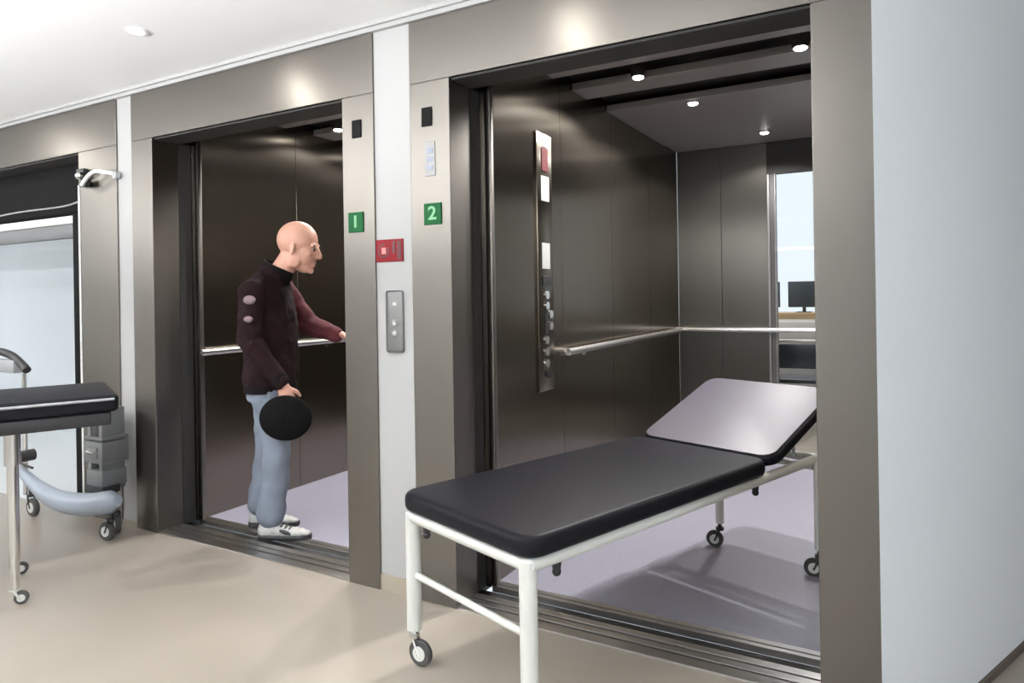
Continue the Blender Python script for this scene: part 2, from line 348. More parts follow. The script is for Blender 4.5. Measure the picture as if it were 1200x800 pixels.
# ------------------------------------------------------------------ lift cars
def car(label, x0, x1, y1, H, rear_opening, spots, panel_y, rail_y0):
    t = thing('elevator_car', label, 'elevator', (x0, 0.24, 0))
    inv = Matrix.Translation((x0, 0.24, 0)).inverted()
    def P(nm, bm, m, parent=None, smooth=False):
        o = obj(nm, bm, m, parent or t, smooth)
        if parent is None: o.matrix_parent_inverse = inv
        return o
    y0 = 0.24
    b = B(); bx(b, x0, x1, y0 + 0.06, y1, -0.05, 0.004); P('car_floor', b, M['carfloor'])
    b = B(); bx(b, x0, x1, y0, y0 + 0.022, -0.02, 0.006); bx(b, x0, x1, y0 + 0.032, y0 + 0.06, -0.02, 0.006); P('car_sill', b, M['satin'])
    # side walls as panels with fine joints
    for nm, xa, xb, s in (('side_wall', x0 - 0.03, x0, 1), ('side_wall', x1, x1 + 0.03, -1)):
        b = B(); n = 4; L = (y1 - y0 - 0.02) / n
        bx(b, xa - (0.004 if s > 0 else -0.004), xb - (0.004 if s > 0 else -0.004), y0, y1, 0, H + 0.1)
        for k in range(n): bx(b, xa, xb, y0 + 0.02 + k * L + 0.002, y0 + 0.02 + (k + 1) * L - 0.002, 0.0, H, 0.001, 1)
        P(nm, b, M['dsteel'])
    b = B(); bx(b, x0, x0 + 0.026, y0, y0 + 0.03, 0.006, 2.31, 0.004); P('entrance_post', b, M['steel'], smooth=True)
    b = B(); bx(b, x0 - 0.03, x1 + 0.03, y0, y0 + 0.03, 2.31, H); P('entrance_header', b, M['gap'])
    # rear wall
    if rear_opening:
        ox = rear_opening
        b = B(); ww = (ox - x0) / 2
        for k in range(2): bx(b, x0 + k * ww + 0.001, x0 + (k + 1) * ww - 0.001, y1, y1 + 0.04, 0, H + 0.05, 0.001, 1)
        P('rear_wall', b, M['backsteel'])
        b = B(); bx(b, ox, x1, y1 - 0.01, y1 + 0.05, 2.36, H + 0.05); bx(b, ox, x1, y1 - 0.005, y1 + 0.05, 2.2, 2.36); P('rear_header', b, M['gap'])
        b = B(); bx(b, ox, ox + 0.018, y1 - 0.012, y1 + 0.05, 0, 2.2, 0.003); P('rear_opening_trim', b, M['plate'])
        b = B(); bx(b, ox + 0.018, ox + 0.052, y1 + 0.0, y1 + 0.06, 0, 2.2, 0.002); P('rear_frame', b, M['rubber'])
        b = B(); bx(b, ox + 0.052, ox + 0.062, y1 - 0.004, y1 + 0.06, 0, 2.2, 0.002); bx(b, x1 - 0.05, x1, y1, y1 + 0.06, 0, 2.2, 0.002); P('rear_frame_edge', b, M['plate'])
        b = B(); bx(b, ox + 0.062, x1 - 0.05, y1 + 0.028, y1 + 0.034, 0, 2.2); P('rear_glass', b, M['glass'])
    else:
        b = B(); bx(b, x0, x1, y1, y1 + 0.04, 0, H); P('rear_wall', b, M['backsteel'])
    # ceiling: black recess with grey slats carrying the downlights
    b = B(); bx(b, x0 - 0.03, x1 + 0.03, y0, y1 + 0.04, H + 0.06, H + 0.09); P('ceiling_recess', b, M['ceilblack'])
    b = B()
    for ya, yb in ((0.86, 0.94), (1.19, 1.40), (1.72, y1 - 0.35)): bx(b, x0, x1, ya, yb, H - 0.01, H + 0.03, 0.003)
    P('ceiling_slats', b, M['slat'])
    b = B(); bx(b, x0, x1, y1 - 0.33, y1 - 0.01, H, H + 0.03, 0.003); P('ceiling_end_board', b, M['slat'])
    for sx, sy, pw in spots:
        b = B(); cyl(b, (sx, sy, H - 0.018), (sx, sy, H + 0.03), 0.040, n=24); rg = P('downlight', b, M['chrome'], smooth=True)
        b = B(); sph(b, (sx, sy, H - 0.018), 0.030, (1, 1, 0.35)); P('bulb', b, M['lamp'], rg, True)
        l = bpy.data.lights.new('downlight_lamp', 'SPOT'); l.energy = pw; l.spot_size = R(150); l.spot_blend = 0.6; l.shadow_soft_size = 0.035; l.color = (1.0, 0.97, 0.94)
        lo = bpy.data.objects.new('downlight_lamp', l); COL.objects.link(lo); lo.parent = t; lo.matrix_parent_inverse = inv; lo.location = (sx, sy, H - 0.045)
    # handrails
    b = B(); xr = x0 + 0.055
    tube(b, smoothpath([(x0, rail_y0 + 0.01, 0.985), (xr - 0.01, rail_y0, 0.985), (xr, rail_y0 + 0.06, 0.985), (xr, 1.8, 0.985), (xr, y1 - 0.14, 0.985), (xr - 0.01, y1 - 0.08, 0.985), (x0, y1 - 0.07, 0.985)], 5), 0.019)
    P('handrail', b, M['satin'], smooth=True)
    for yy in (1.3, 2.1, 2.9):
        b = B(); cyl(b, (x0, yy, 0.965), (xr, yy, 0.975), 0.008, n=10); cyl(b, (x0, yy, 0.965), (x0 + 0.006, yy, 0.965), 0.025, n=16)
        P('rail_bracket', b, M['chrome'], smooth=True)
    if rear_opening:
        b = B(); yr = y1 - 0.06
        tube(b, smoothpath([(x0 + 0.06, y1, 0.985), (x0 + 0.07, yr + 0.01, 0.985), (x0 + 0.14, yr, 0.985), (-0.8, yr, 0.985), (x1 - 0.1, yr, 0.985), (x1 - 0.04, yr + 0.01, 0.985), (x1 - 0.03, y1, 0.985)], 5), 0.019)
        P('handrail', b, M['satin'], smooth=True)
    # operating panel on the left wall
    if panel_y:
        py = panel_y
        b = B(); bx(b, x0, x0 + 0.012, py - 0.085, py + 0.085, 0.80, 2.12, 0.003); op = P('operating_panel', b, M['dsteel'], smooth=True)
        xx = x0 + 0.012
        b = B(); bx(b, xx, xx + 0.004, py - 0.035, py + 0.035, 1.925, 2.045, 0.001); P('floor_indicator', b, M['dred'], op)
        b = B(); bx(b, xx, xx + 0.003, py - 0.025, py + 0.025, 2.05, 2.09, 0.001); P('load_label', b, M['card'], op)
        for za, zb in ((1.772, 1.900), (1.425, 1.557)):
            b = B(); bx(b, xx, xx + 0.003, py - 0.045, py + 0.045, za, zb, 0.001); P('notice_card', b, M['card'], op)
        b = B(); bx(b, xx, xx + 0.005, py - 0.04, py + 0.04, 1.34, 1.39, 0.002); P('key_switch_plate', b, M['black'], op)
        for k, (dy, z) in enumerate(((0, 1.29), (0, 1.235), (0.04, 1.19), (0.04, 1.13), (-0.01, 1.06), (-0.01, 1.00), (-0.01, 0.94), (0, 0.885))):
            b = B(); cyl(b, (xx, py + dy, z), (xx + 0.009, py + dy, z), 0.021, n=20)
            P('floor_button', b, M['chrome'] if k not in (7,) else M['black'], op, True)
        b = B(); bx(b, xx, xx + 0.003, py - 0.02, py + 0.012, 1.09, 1.22, 0.001); P('braille_strip', b, M['black'], op)
    return t
car('open steel lift car on the right behind the black couch', -1.58, -0.12, 3.3, 2.45, -0.87,
    [(-1.174, 1.14, 150), (-0.376, 1.125, 6), (-1.056, 1.804, 100), (-0.28, 1.804, 4), (-0.814, 2.86, 80)], 0.80, 0.98)
car('open steel lift car on the left with the man inside', -3.58, -2.12, 3.3, 2.45, None,
    [(-3.30, 1.14, 80), (-2.50, 1.125, 70), (-3.18, 1.804, 90), (-2.9, 2.9, 90)], None, 0.30)

# ------------------------------------------------------------------ signs and call panel
def plate(name, label, cat, x, z, w_, h, m, y=0.0, t=0.006):
    o = thing(name, label, cat, (x, y, z))
    b = B(); bx(b, -w_ / 2, w_ / 2, -t, 0, -h / 2, h / 2, 0.0015); obj('sign_board', b, m, o); return o
def text_on(o, s, size, m, dx=0, dz=0, t=0.006, sx=1.0):
    b = textmesh(s, size); bmesh.ops.transform(b, matrix=Matrix.Translation((dx, -t - 0.001, dz)) @ Matrix.Rotation(R(90), 4, 'X') @ Matrix.Diagonal((sx, 1, 1, 1)), verts=b.verts[:])
    obj('lettering', b, m, o)
s = plate('lift_number_sign', 'small green square sign on the left lift frame above the man', 'sign', -2.113, 1.632, 0.086, 0.090, M['green'], -0.010)
text_on(s, '1', 0.075, M['lgreen'], 0, 0, sx=1.3)
s = plate('lift_number_sign', 'small green square sign on the frame of the right lift', 'sign', -1.689, 1.640, 0.088, 0.090, M['green'], -0.010)
text_on(s, '2', 0.078, M['lgreen'], 0, 0, sx=1.15)
s = plate('fire_sign', 'red rectangular sign on the white strip between the two lifts', 'sign', -1.930, 1.497, 0.150, 0.098, M['red'])
b = B()
for k in range(24):
    a0 = 2 * math.pi * k / 24; a1 = 2 * math.pi * (k + 1) / 24
    if 2 <= k < 5: continue
    vs = [b.verts.new((-0.032 + r_ * math.cos(a), -0.0075, r_ * math.sin(a))) for a, r_ in ((a0, 0.022), (a1, 0.022), (a1, 0.032), (a0, 0.032))]
    b.faces.new(vs)
bx(b, 0.016, 0.034, -0.0075, -0.006, -0.012, 0.040); bx(b, 0.044, 0.066, -0.0075, -0.006, -0.040, 0.040)
obj('pictogram', b, M['dred'], s)
b = B(); bx(b, -0.042, -0.018, -0.0078, -0.006, -0.014, 0.014); obj('pictogram_highlight', b, M['lred'], s)
t = thing('call_panel', 'grey steel call button panel on white strip between the lifts', 'call panel', (-1.904, 0, 1.187))
b = B(); bx(b, -0.046, 0.046, -0.008, 0, -0.135, 0.135, 0.012, 4); obj('faceplate', b, M['plate'], t, True)
for z in (-0.005, -0.050):
    b = B(); cyl(b, (0, -0.013, z), (0, -0.006, z), 0.014, n=20); bt = obj('call_button', b, M['chrome'], t, True)
    b = B(); sgn = 1 if z > -0.02 else -1
    vs = [b.verts.new((dx, -0.0138, z + sgn * dz)) for dx, dz in ((-0.007, -0.005), (0.007, -0.005), (0, 0.007))]; b.faces.new(vs); obj('arrow', b, M['white'], bt)
b = B(); bx(b, -0.010, 0.010, -0.0095, -0.008, 0.070, 0.084); obj('card_reader_window', b, M['white'], t)

# ------------------------------------------------------------------ casters
def caster(parent, x, y, rz, R_=0.045, w_=0.022, fork=None, ztop=0.13):
    """swivel caster: wheel centre trails the stem at (x,y)"""
    dx, dy = math.cos(rz), math.sin(rz); cx, cy = x + dx * 0.025, y + dy * 0.025
    nx, ny = -dy, dx
    b = B(); cyl(b, (x, y, R_ * 2 + 0.012), (x, y, ztop), 0.010, n=12)
    bx0 = R_ * 2 + 0.006
    cyl(b, (x, y, bx0), (x, y, bx0 + 0.014), 0.020, n=16)
    for s_ in (-1, 1):
        o_ = (w_ / 2 + 0.004) * s_
        tube(b, [(x + nx * o_, y + ny * o_, bx0 + 0.004), (x + dx * 0.012 + nx * o_, y + dy * 0.012 + ny * o_, R_ * 1.5), (cx + nx * o_, cy + ny * o_, R_ - 0.006)], 0.005, 8)
    f = obj('caster_fork', b, fork or M['chrome'], parent, True)
    b = B(); cyl(b, (cx - nx * w_ / 2, cy - ny * w_ / 2, R_), (cx + nx * w_ / 2, cy + ny * w_ / 2, R_), R_, n=32)
    bmesh.ops.bevel(b, geom=[e for e in b.edges if len(e.link_faces) == 2 and any(len(q.verts) > 8 for q in e.link_faces)], offset=0.005, segments=3, affect='EDGES')
    wl = obj('caster_wheel', b, M['rubber'], f, True)
    b = B(); cyl(b, (cx - nx * (w_ / 2 + 0.003), cy - ny * (w_ / 2 + 0.003), R_), (cx + nx * (w_ / 2 + 0.003), cy + ny * (w_ / 2 + 0.003), R_), R_ * 0.55, n=24)
    obj('wheel_hub', b, M['pale'], f, True)

# ------------------------------------------------------------------ the examination couch half in the right lift
ang = math.atan2(0.943, 0.334) - math.pi / 2          # local +Y = towards head end, +X = across
W = 0.69; ZT = 0.61
c = thing('examination_couch', 'black padded examination couch on pale wheeled legs half inside the right lift', 'examination couch', (-1.552, -0.444, 0), ang)
b = B(); pad(b, 1.345, W, ZT - 0.065, ZT, 0.07, 0.022); obj('couch_pad', b, M['vinylblk'], c, True, auto=50)
BL = 0.66; TILT = R(20)
b = B(); pad(b, BL, W, -0.055, -0.003, 0.07, 0.02)
bmesh.ops.transform(b, matrix=Matrix.Translation((0, 1.355, ZT - 0.002)) @ Matrix.Rotation(TILT, 4, 'X'), verts=b.verts[:])
rb = obj('raised_backrest', b, M['vinylblk'], c, True, auto=50)
b = B(); pad(b, BL - 0.020, W - 0.026, -0.006, 0.0, 0.06, 0.0025)  # thin sheet, coloured lilac to stand in for light reflected by black vinyl
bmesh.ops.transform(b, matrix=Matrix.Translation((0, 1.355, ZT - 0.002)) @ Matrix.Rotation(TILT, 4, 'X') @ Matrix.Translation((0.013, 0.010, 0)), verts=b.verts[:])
cv = obj('backrest_sheen', b, M['lilac'], rb, True, auto=50); cv['label'] = 'lilac grey sheen painted on the top of the raised backrest'
zr = ZT - 0.065 - 0.022
b = B()
for x in (0.035, W - 0.035): tube(b, [(x, 0.03, zr), (x, 1.82, zr)], 0.021)
for y in (0.03, 1.30, 1.82): tube(b, [(0.035, y, zr), (W - 0.035, y, zr)], 0.020)
obj('frame', b, M['pale'], c, True)
b = B(); h0 = Vector((0, 1.37, ZT - 0.075))
for x in (0.09, W - 0.09):
    tube(b, [(x, 1.37, ZT - 0.078), (x, 1.37 + 0.60 * math.cos(TILT), ZT - 0.078 + 0.60 * math.sin(TILT))], 0.014)
tube(b, [(0.09, 1.37 + 0.60 * math.cos(TILT), ZT - 0.078 + 0.60 * math.sin(TILT)), (W - 0.09, 1.37 + 0.60 * math.cos(TILT), ZT - 0.078 + 0.60 * math.sin(TILT))], 0.014)
obj('backrest_frame', b, M['pale'], c, True)
for x in (0.13, W - 0.13):
    b = B(); tube(b, [(x, 1.80, zr), (x, 1.37 + 0.40 * math.cos(TILT), ZT - 0.09 + 0.40 * math.sin(TILT))], 0.009)
    obj('backrest_prop', b, M['chrome'], c, True)
for x, y, top in ((0.045, 0.035, 0), (W - 0.045, 0.035, 0)):
    b = B(); cyl(b, (x, y, 0.125), (x, y, zr + 0.012), 0.0265, n=28); sph(b, (x, y, zr + 0.008), 0.0268, (1, 1, 0.5)); obj('leg', b, M['pale'], c, True)
    caster(c, x, y, R(20) if x < 0.3 else R(-60), 0.046, 0.022)
for x in (0.175, 0.682):
    b = B(); cyl(b, (x, 1.775, 0.125), (x, 1.775, zr), 0.021, n=24); obj('leg', b, M['pale'], c, True)
    caster(c, x, 1.775, R(200), 0.042, 0.024, M['black'])
b = B(); tube(b, [(0.16, 1.775, zr - 0.03), (0.66, 1.775, zr - 0.03)], 0.014); obj('leg_crossbar', b, M['pale'], c, True)
b = B(); tube(b, [(0.045, 0.035, 0.318), (W - 0.045, 0.035, 0.318)], 0.0115); obj('stretcher', b, M['pale'], c, True)
for x, y in ((0.10, 0.055), (W - 0.055, 0.16), (W - 0.06, 1.32)):
    b = B(); cyl(b, (x, y, zr - 0.055), (x, y, zr - 0.018), 0.012, 0.016, n=14); sph(b, (x, y, zr - 0.058), 0.014); obj('clamp_knob', b, M['black'], c, True)

# ------------------------------------------------------------------ the person in the left lift
def bake(o, voxel, smooth_it=6, disp=None):
    m = o.modifiers.new('r', 'REMESH'); m.mode = 'VOXEL'; m.voxel_size = voxel; m.use_smooth_shade = True
    s_ = o.modifiers.new('s', 'SMOOTH'); s_.iterations = smooth_it; s_.factor = 0.5
    if disp:
        tx = bpy.data.textures.new('folds', 'CLOUDS'); tx.noise_scale = disp[0]
        d = o.modifiers.new('d', 'DISPLACE'); d.texture = tx; d.strength = disp[1]; d.mid_level = 0.5; d.texture_coords = 'LOCAL'
    bpy.context.view_layer.update()
    dg = bpy.context.evaluated_depsgraph_get(); me = bpy.data.meshes.new_from_object(o.evaluated_get(dg))
    mats = list(o.data.materials); o.modifiers.clear(); o.data = me
    me.materials.clear()
    for q in mats: me.materials.append(q)
    for p in me.polygons: p.use_smooth = True
    return o
def chain(bm, pts):
    """tapered limb: pts = [(x,y,z,r) or (x,y,z,rx,ry)]"""
    for i, p in enumerate(pts):
        sph(bm, p[:3], p[3], u=16, v=10)
        if i:
            q = pts[i - 1]; cyl(bm, q[:3], p[:3], q[3], p[3], n=16)
def loft(bm, rings, n=28):
    """rings = (x,y,z,rx,ry) horizontal ellipses stacked"""
    rs = []
    for x, y, z, rx, ry in rings:
        rs.append([bm.verts.new((x + rx * math.cos(2 * math.pi * k / n), y + ry * math.sin(2 * math.pi * k / n), z)) for k in range(n)])
    for i in range(len(rs) - 1):
        for k in range(n): bm.faces.new((rs[i][k], rs[i][(k + 1) % n], rs[i + 1][(k + 1) % n], rs[i + 1][k]))
    bm.faces.new(rs[0][::-1]); bm.faces.new(rs[-1])

PX, PY = -3.005, 0.30
man = thing('person', 'bald person in dark jacket and pale jeans standing in the left lift', 'person', (PX, PY, 0.004), YAW)
# local: +x = facing, +y = person's left (far side), z up
body = B()
# head, leaning a little forward and down
H0 = Vector((0.150, 0.0, 1.565)); HT = R(12)
hb = B()
sph(hb, (-0.018, 0, 0.038), 0.100, (1.0, 0.76, 0.93), u=32, v=20)           # skull
sph(hb, (0.025, 0, -0.015), 0.078, (0.88, 0.80, 1.12), u=28, v=18)          # face
sph(hb, (0.040, 0, -0.085), 0.044, (0.95, 0.88, 0.70), u=20, v=12)          # jaw / chin
sph(hb, (0.074, 0, -0.098), 0.020, (0.8, 1.0, 0.8))                         # chin
for s_ in (-1, 1):
    sph(hb, (0.000, 0.052 * s_, -0.060), 0.032, (1.1, 0.5, 1.2))             # jaw corner
    sph(hb, (0.078, 0.030 * s_, 0.030), 0.014, (0.6, 1.6, 0.55))             # brow
    sph(hb, (0.062, 0.040 * s_, -0.018), 0.020, (0.8, 0.9, 0.9))             # cheek
    sph(hb, (-0.012, 0.080 * s_, -0.005), 0.026, (0.62, 0.26, 1.0), rot=(0, R(12), R(18) * s_))   # ear
    sph(hb, (-0.006, 0.085 * s_, -0.028), 0.012, (0.8, 0.4, 1.0))            # lobe
cyl(hb, (0.086, 0, 0.018), (0.106, 0, -0.020), 0.008, 0.013, n=14)           # nose bridge
sph(hb, (0.104, 0, -0.024), 0.0145, (1, 1.05, 0.9))                          # nose tip
for s_ in (-1, 1): sph(hb, (0.095, 0.011 * s_, -0.028), 0.009)
sph(hb, (0.086, 0, -0.056), 0.013, (0.75, 1.6, 0.48)); sph(hb, (0.083, 0, -0.071), 0.013, (0.75, 1.5, 0.5))   # lips
bmesh.ops.transform(hb, matrix=Matrix.Translation(H0) @ Matrix.Rotation(HT, 4, 'Y') @ Matrix.Scale(1.12, 4), verts=hb.verts[:])
tmp = bpy.data.meshes.new('h'); hb.to_mesh(tmp); hb.free(); body.from_mesh(tmp)
chain(body, [(0.010, 0, 1.40, 0.062), (0.055, 0, 1.45, 0.060), (0.105, 0, 1.52, 0.062)])   # neck
loft(body, [(-0.03, 0, 0.86, 0.09, 0.14), (-0.02, 0, 1.0, 0.085, 0.13), (-0.02, 0, 1.2, 0.10, 0.15), (-0.02, 0, 1.34, 0.085, 0.13), (0, 0, 1.40, 0.05, 0.06)])
RS, RE, RW = Vector((-0.045, -0.185, 1.345)), Vector((-0.045, -0.235, 1.070)), Vector((0.125, -0.235, 0.840))
LS, LE, LW = Vector((-0.020, 0.185, 1.345)), Vector((0.130, 0.215, 1.130)), Vector((0.340, 0.120, 1.075))
chain(body, [(*(RS - Vector((0, 0, 0.03))), 0.040), (*RE, 0.036), (*RW, 0.026)]); chain(body, [(*(LS - Vector((0, 0, 0.03))), 0.040), (*LE, 0.036), (*LW, 0.026)])
chain(body, [(-0.02, -0.10, 1.34, 0.045), (*(RS - Vector((0, 0, 0.03))), 0.04)]); chain(body, [(-0.02, 0.10, 1.34, 0.045), (*(LS - Vector((0, 0, 0.03))), 0.04)])
for s_, hipx, kx, ax in ((-1, -0.02, 0.035, -0.005), (1, -0.04, -0.05, -0.135)):
    chain(body, [(hipx, 0.085 * s_, 0.87, 0.075), (kx, 0.095 * s_, 0.47, 0.048), (ax, 0.10 * s_, 0.09, 0.034)])
    chain(body, [(ax, 0.10 * s_, 0.085, 0.032), (ax + 0.07, 0.105 * s_, 0.038, 0.018)])
# right hand curled over the rim of the cap: palm plus four fingers and thumb
def hand(bm, wrist, down, fwd, side, curl):
    """down = wrist->knuckles, fwd = thumb side, side = palm normal"""
    k0 = wrist + down * 0.085
    for i in range(4):
        off = (1.5 - i) * 0.020
        chain(bm, [(*(wrist + fwd * off * 0.6 + down * 0.01), 0.015), (*(k0 + fwd * off), 0.0125)])
        L1, L2, L3 = (0.040, 0.044, 0.041, 0.033)[i], (0.024, 0.027, 0.025, 0.019)[i], 0.018
        p = k0 + fwd * off; d = down.copy(); pts = [(*p, 0.0105)]
        for L, a, r in ((L1, curl[0], 0.0095), (L2, curl[1], 0.0085), (L3, curl[2], 0.0075)):
            d = (d * math.cos(a) + side * math.sin(a)).normalized() if True else d
            p = p + d * L; pts.append((*p, r))
            side = (side - d * side.dot(d)).normalized()
        side = (Vector(S0) - down * Vector(S0).dot(down)).normalized()
        chain(bm, pts)
    p = wrist + fwd * 0.028 + down * 0.030
    d = (fwd * 0.75 + down * 0.75 + side * 0.45).normalized(); q = p + d * 0.038; d2 = (down * 0.9 + side * 0.55 + fwd * 0.1).normalized()
    chain(bm, [(*(wrist + down * 0.02 + fwd * 0.012), 0.015), (*p, 0.0135), (*q, 0.0110), (*(q + d2 * 0.030), 0.0090)])
S0 = (0.0, 0.9, 0.1)
hand(body, RW, Vector((0.30, 0.0, -0.95)).normalized(), Vector((0.95, 0.0, 0.30)).normalized(), Vector(S0).normalized(), (R(20), R(40), R(40)))
S0 = (0.2, -0.3, -0.9)
hand(body, LW, Vector((0.97, -0.20, -0.08)).normalized(), Vector((-0.18, -0.95, 0.25)).normalized(), Vector(S0).normalized(), (R(12), R(25), R(25)))
bo = obj('body', body, M['skin'], man); bake(bo, 0.0055, 3)
for s_ in (-1, 1):
    e = B(); p = Matrix.Translation(H0) @ Matrix.Rotation(HT, 4, 'Y') @ Vector((0.0885, 0.035 * s_, 0.009)); sph(e, p, 0.0115); obj('eye', e, M['eye'], man, True)
# jacket
j = B()
loft(j, [(-0.02, 0, 0.800, 0.130, 0.185), (-0.022, 0, 0.86, 0.140, 0.190), (-0.015, 0, 0.95, 0.135, 0.185), (-0.012, 0, 1.08, 0.135, 0.190), (-0.022, 0, 1.22, 0.138, 0.205),
         (-0.030, 0, 1.33, 0.122, 0.205), (-0.020, 0, 1.385, 0.098, 0.160), (0.010, 0, 1.430, 0.078, 0.090)])
chain(j, [(*(RS + Vector((0, 0, -0.02))), 0.072), (*(RS * 0.5 + RE * 0.5), 0.066), (*RE, 0.062), (*(RE * 0.5 + RW * 0.5), 0.052), (*(RW + Vector((-0.012, 0, 0.02))), 0.043)])
chain(j, [(0.0, -0.04, 1.415, 0.062), (-0.030, -0.11, 1.370, 0.062), (*(RS + Vector((0, 0.01, -0.02))), 0.070)]); chain(j, [(0.0, 0.04, 1.415, 0.062), (-0.030, 0.11, 1.370, 0.062), (-0.03, 0.17, 1.325, 0.070)])
jo = obj('jacket', j, M['jacket'], man); bake(jo, 0.010, 4, (0.07, 0.022))
j = B(); chain(j, [(*LS, 0.076), (*(LS * 0.5 + LE * 0.5), 0.066), (*LE, 0.062), (*(LE * 0.5 + LW * 0.5), 0.052), (*(LW - Vector((0.02, 0, 0))), 0.043)])
jo2 = obj('jacket_sleeve', j, M['redsleeve'], man); bake(jo2, 0.010, 4, (0.07, 0.02)); jo2['label'] = 'dull red forearm sleeve reaching forward'
j = B()
for k in range(5): pass
rings = []
n = 28
for (cx_, cz_, rx, ry, tilt) in ((0.000, 1.405, 0.088, 0.095, 22), (0.022, 1.440, 0.083, 0.086, 24), (0.034, 1.468, 0.080, 0.082, 26), (0.036, 1.470, 0.070, 0.072, 26), (0.020, 1.440, 0.068, 0.072, 24)):
    tt = math.tan(R(tilt)); rings.append([j.verts.new((cx_ + rx * math.cos(2 * math.pi * k / n), ry * math.sin(2 * math.pi * k / n), cz_ - tt * rx * math.cos(2 * math.pi * k / n))) for k in range(n)])
for i in range(len(rings) - 1):
    for k in range(n): j.faces.new((rings[i][k], rings[i][(k + 1) % n], rings[i + 1][(k + 1) % n], rings[i + 1][k]))
obj('collar', j, M['collar'], man, True)
# sleeve patches follow the sleeve surface
for (z_, dz, dx) in ((1.285, 0.022, 0.030), (1.185, 0.016, 0.022)):
    f = (1.345 - z_) / (1.345 - 1.07); p = RS.lerp(RE, f)
    b = B(); sph(b, (p.x + 0.012, p.y - 0.062, z_), 0.026, (dx / 0.024, 0.6, dz / 0.024)); obj('sleeve_patch', b, M['patch'], jo, True)
# cuff, hem, zip
b = B(); cyl(b, RW + Vector((-0.028, 0, 0.048)), RW + Vector((-0.006, 0, 0.010)), 0.047, 0.044, n=20); obj('cuff', b, M['collar'], jo, True)
b = B(); loft(b, [(-0.02, 0, 0.785, 0.134, 0.188), (-0.02, 0, 0.825, 0.137, 0.191)]); obj('hem_band', b, M['collar'], jo, True)
# jeans
j = B()
loft(j, [(-0.035, 0, 0.74, 0.105, 0.160), (-0.035, 0, 0.80, 0.112, 0.165), (-0.02, 0, 0.90, 0.105, 0.160)])
for s_, hipx, kx, ax in ((-1, 0.005, 0.042, 0.012), (1, -0.055, -0.070, -0.120)):
    chain(j, [(hipx - 0.012, 0.085 * s_, 0.79, 0.096), (hipx * 0.5 + kx * 0.5, 0.09 * s_, 0.62, 0.085), (kx, 0.095 * s_, 0.47, 0.072), (kx * 0.4 + ax * 0.6, 0.10 * s_, 0.27, 0.071), (ax - 0.005, 0.10 * s_, 0.13, 0.074)])
jo3 = obj('jeans', j, M['jeans'], man); bake(jo3, 0.010, 4, (0.09, 0.02))
# shoes
for s_, hx in ((-1, -0.055), (1, -0.185)):
    y = 0.105 * s_
    b = B()
    for k in range(9):
        t_ = k / 8; x = hx + 0.02 + t_ * 0.225; hh = (0.082, 0.088, 0.086, 0.074, 0.062, 0.054, 0.050, 0.044, 0.034)[k]; wd = (0.032, 0.036, 0.037, 0.038, 0.042, 0.046, 0.048, 0.044, 0.030)[k]
        sph(b, (x, y, 0.018 + (hh - 0.018) / 2), 1, (0.030, wd, (hh) / 2), u=16, v=10)
    so = obj('shoe', b, M['shoe'], man); bake(so, 0.006, 4)
    b = B()
    for k in range(9):
        t_ = k / 8; x = hx + 0.02 + t_ * 0.228; wd = (0.034, 0.037, 0.038, 0.040, 0.045, 0.049, 0.050, 0.046, 0.032)[k]
        cyl(b, (x, y, 0.0), (x, y, 0.026), wd * 0.98, n=18)
    ss = obj('shoe_sole', b, M['shoeblk'], so); bake(ss, 0.006, 2)
    b = B()
    for k in range(4): tube(b, [(hx + 0.10 + k * 0.022, y - 0.028, 0.078 - k * 0.006), (hx + 0.105 + k * 0.022, y, 0.093 - k * 0.0085), (hx + 0.10 + k * 0.022, y + 0.028, 0.078 - k * 0.006)], 0.0035, 8)
    obj('shoe_laces', b, M['shoeblk'], so, True)
    b = B(); sph(b, (hx + 0.15, y - 0.040, 0.045), 0.03, (1.2, 0.25, 0.35), rot=(0, R(20), 0)); obj('shoe_stripe', b, M['shoeblk'], so, True)
# cap held at the hip: a round flat cap with crown, band and small peak
Rm = Matrix.Rotation(YAW, 4, 'Z')
cw = Matrix.Translation((PX, PY, 0.004)) @ Rm @ Vector((0.145, -0.262, 0.675))
cap = thing('cap', 'round black cap held in the right hand of the person in the left lift', 'cap', cw, YAW)
b = B(); sph(b, (0, 0, 0), 0.13, (1.05, 0.30, 0.90), u=32, v=18); crown = obj('crown', b, M['capcloth'], cap, True)
b = B()
n = 32
for yo in (0.012,): 
    a_ = [b.verts.new((0.105 * math.cos(2 * math.pi * k / n), 0.015, 0.092 * math.sin(2 * math.pi * k / n))) for k in range(n)]
    c_ = [b.verts.new((0.100 * math.cos(2 * math.pi * k / n), 0.055, 0.088 * math.sin(2 * math.pi * k / n))) for k in range(n)]
    for k in range(n): b.faces.new((a_[k], a_[(k + 1) % n], c_[(k + 1) % n], c_[k]))
obj('band', b, M['collar'], cap, True)
b = B(); sph(b, (0, -0.040, 0), 0.008, (1, 0.5, 1)); obj('top_button', b, M['capcloth'], cap, True)

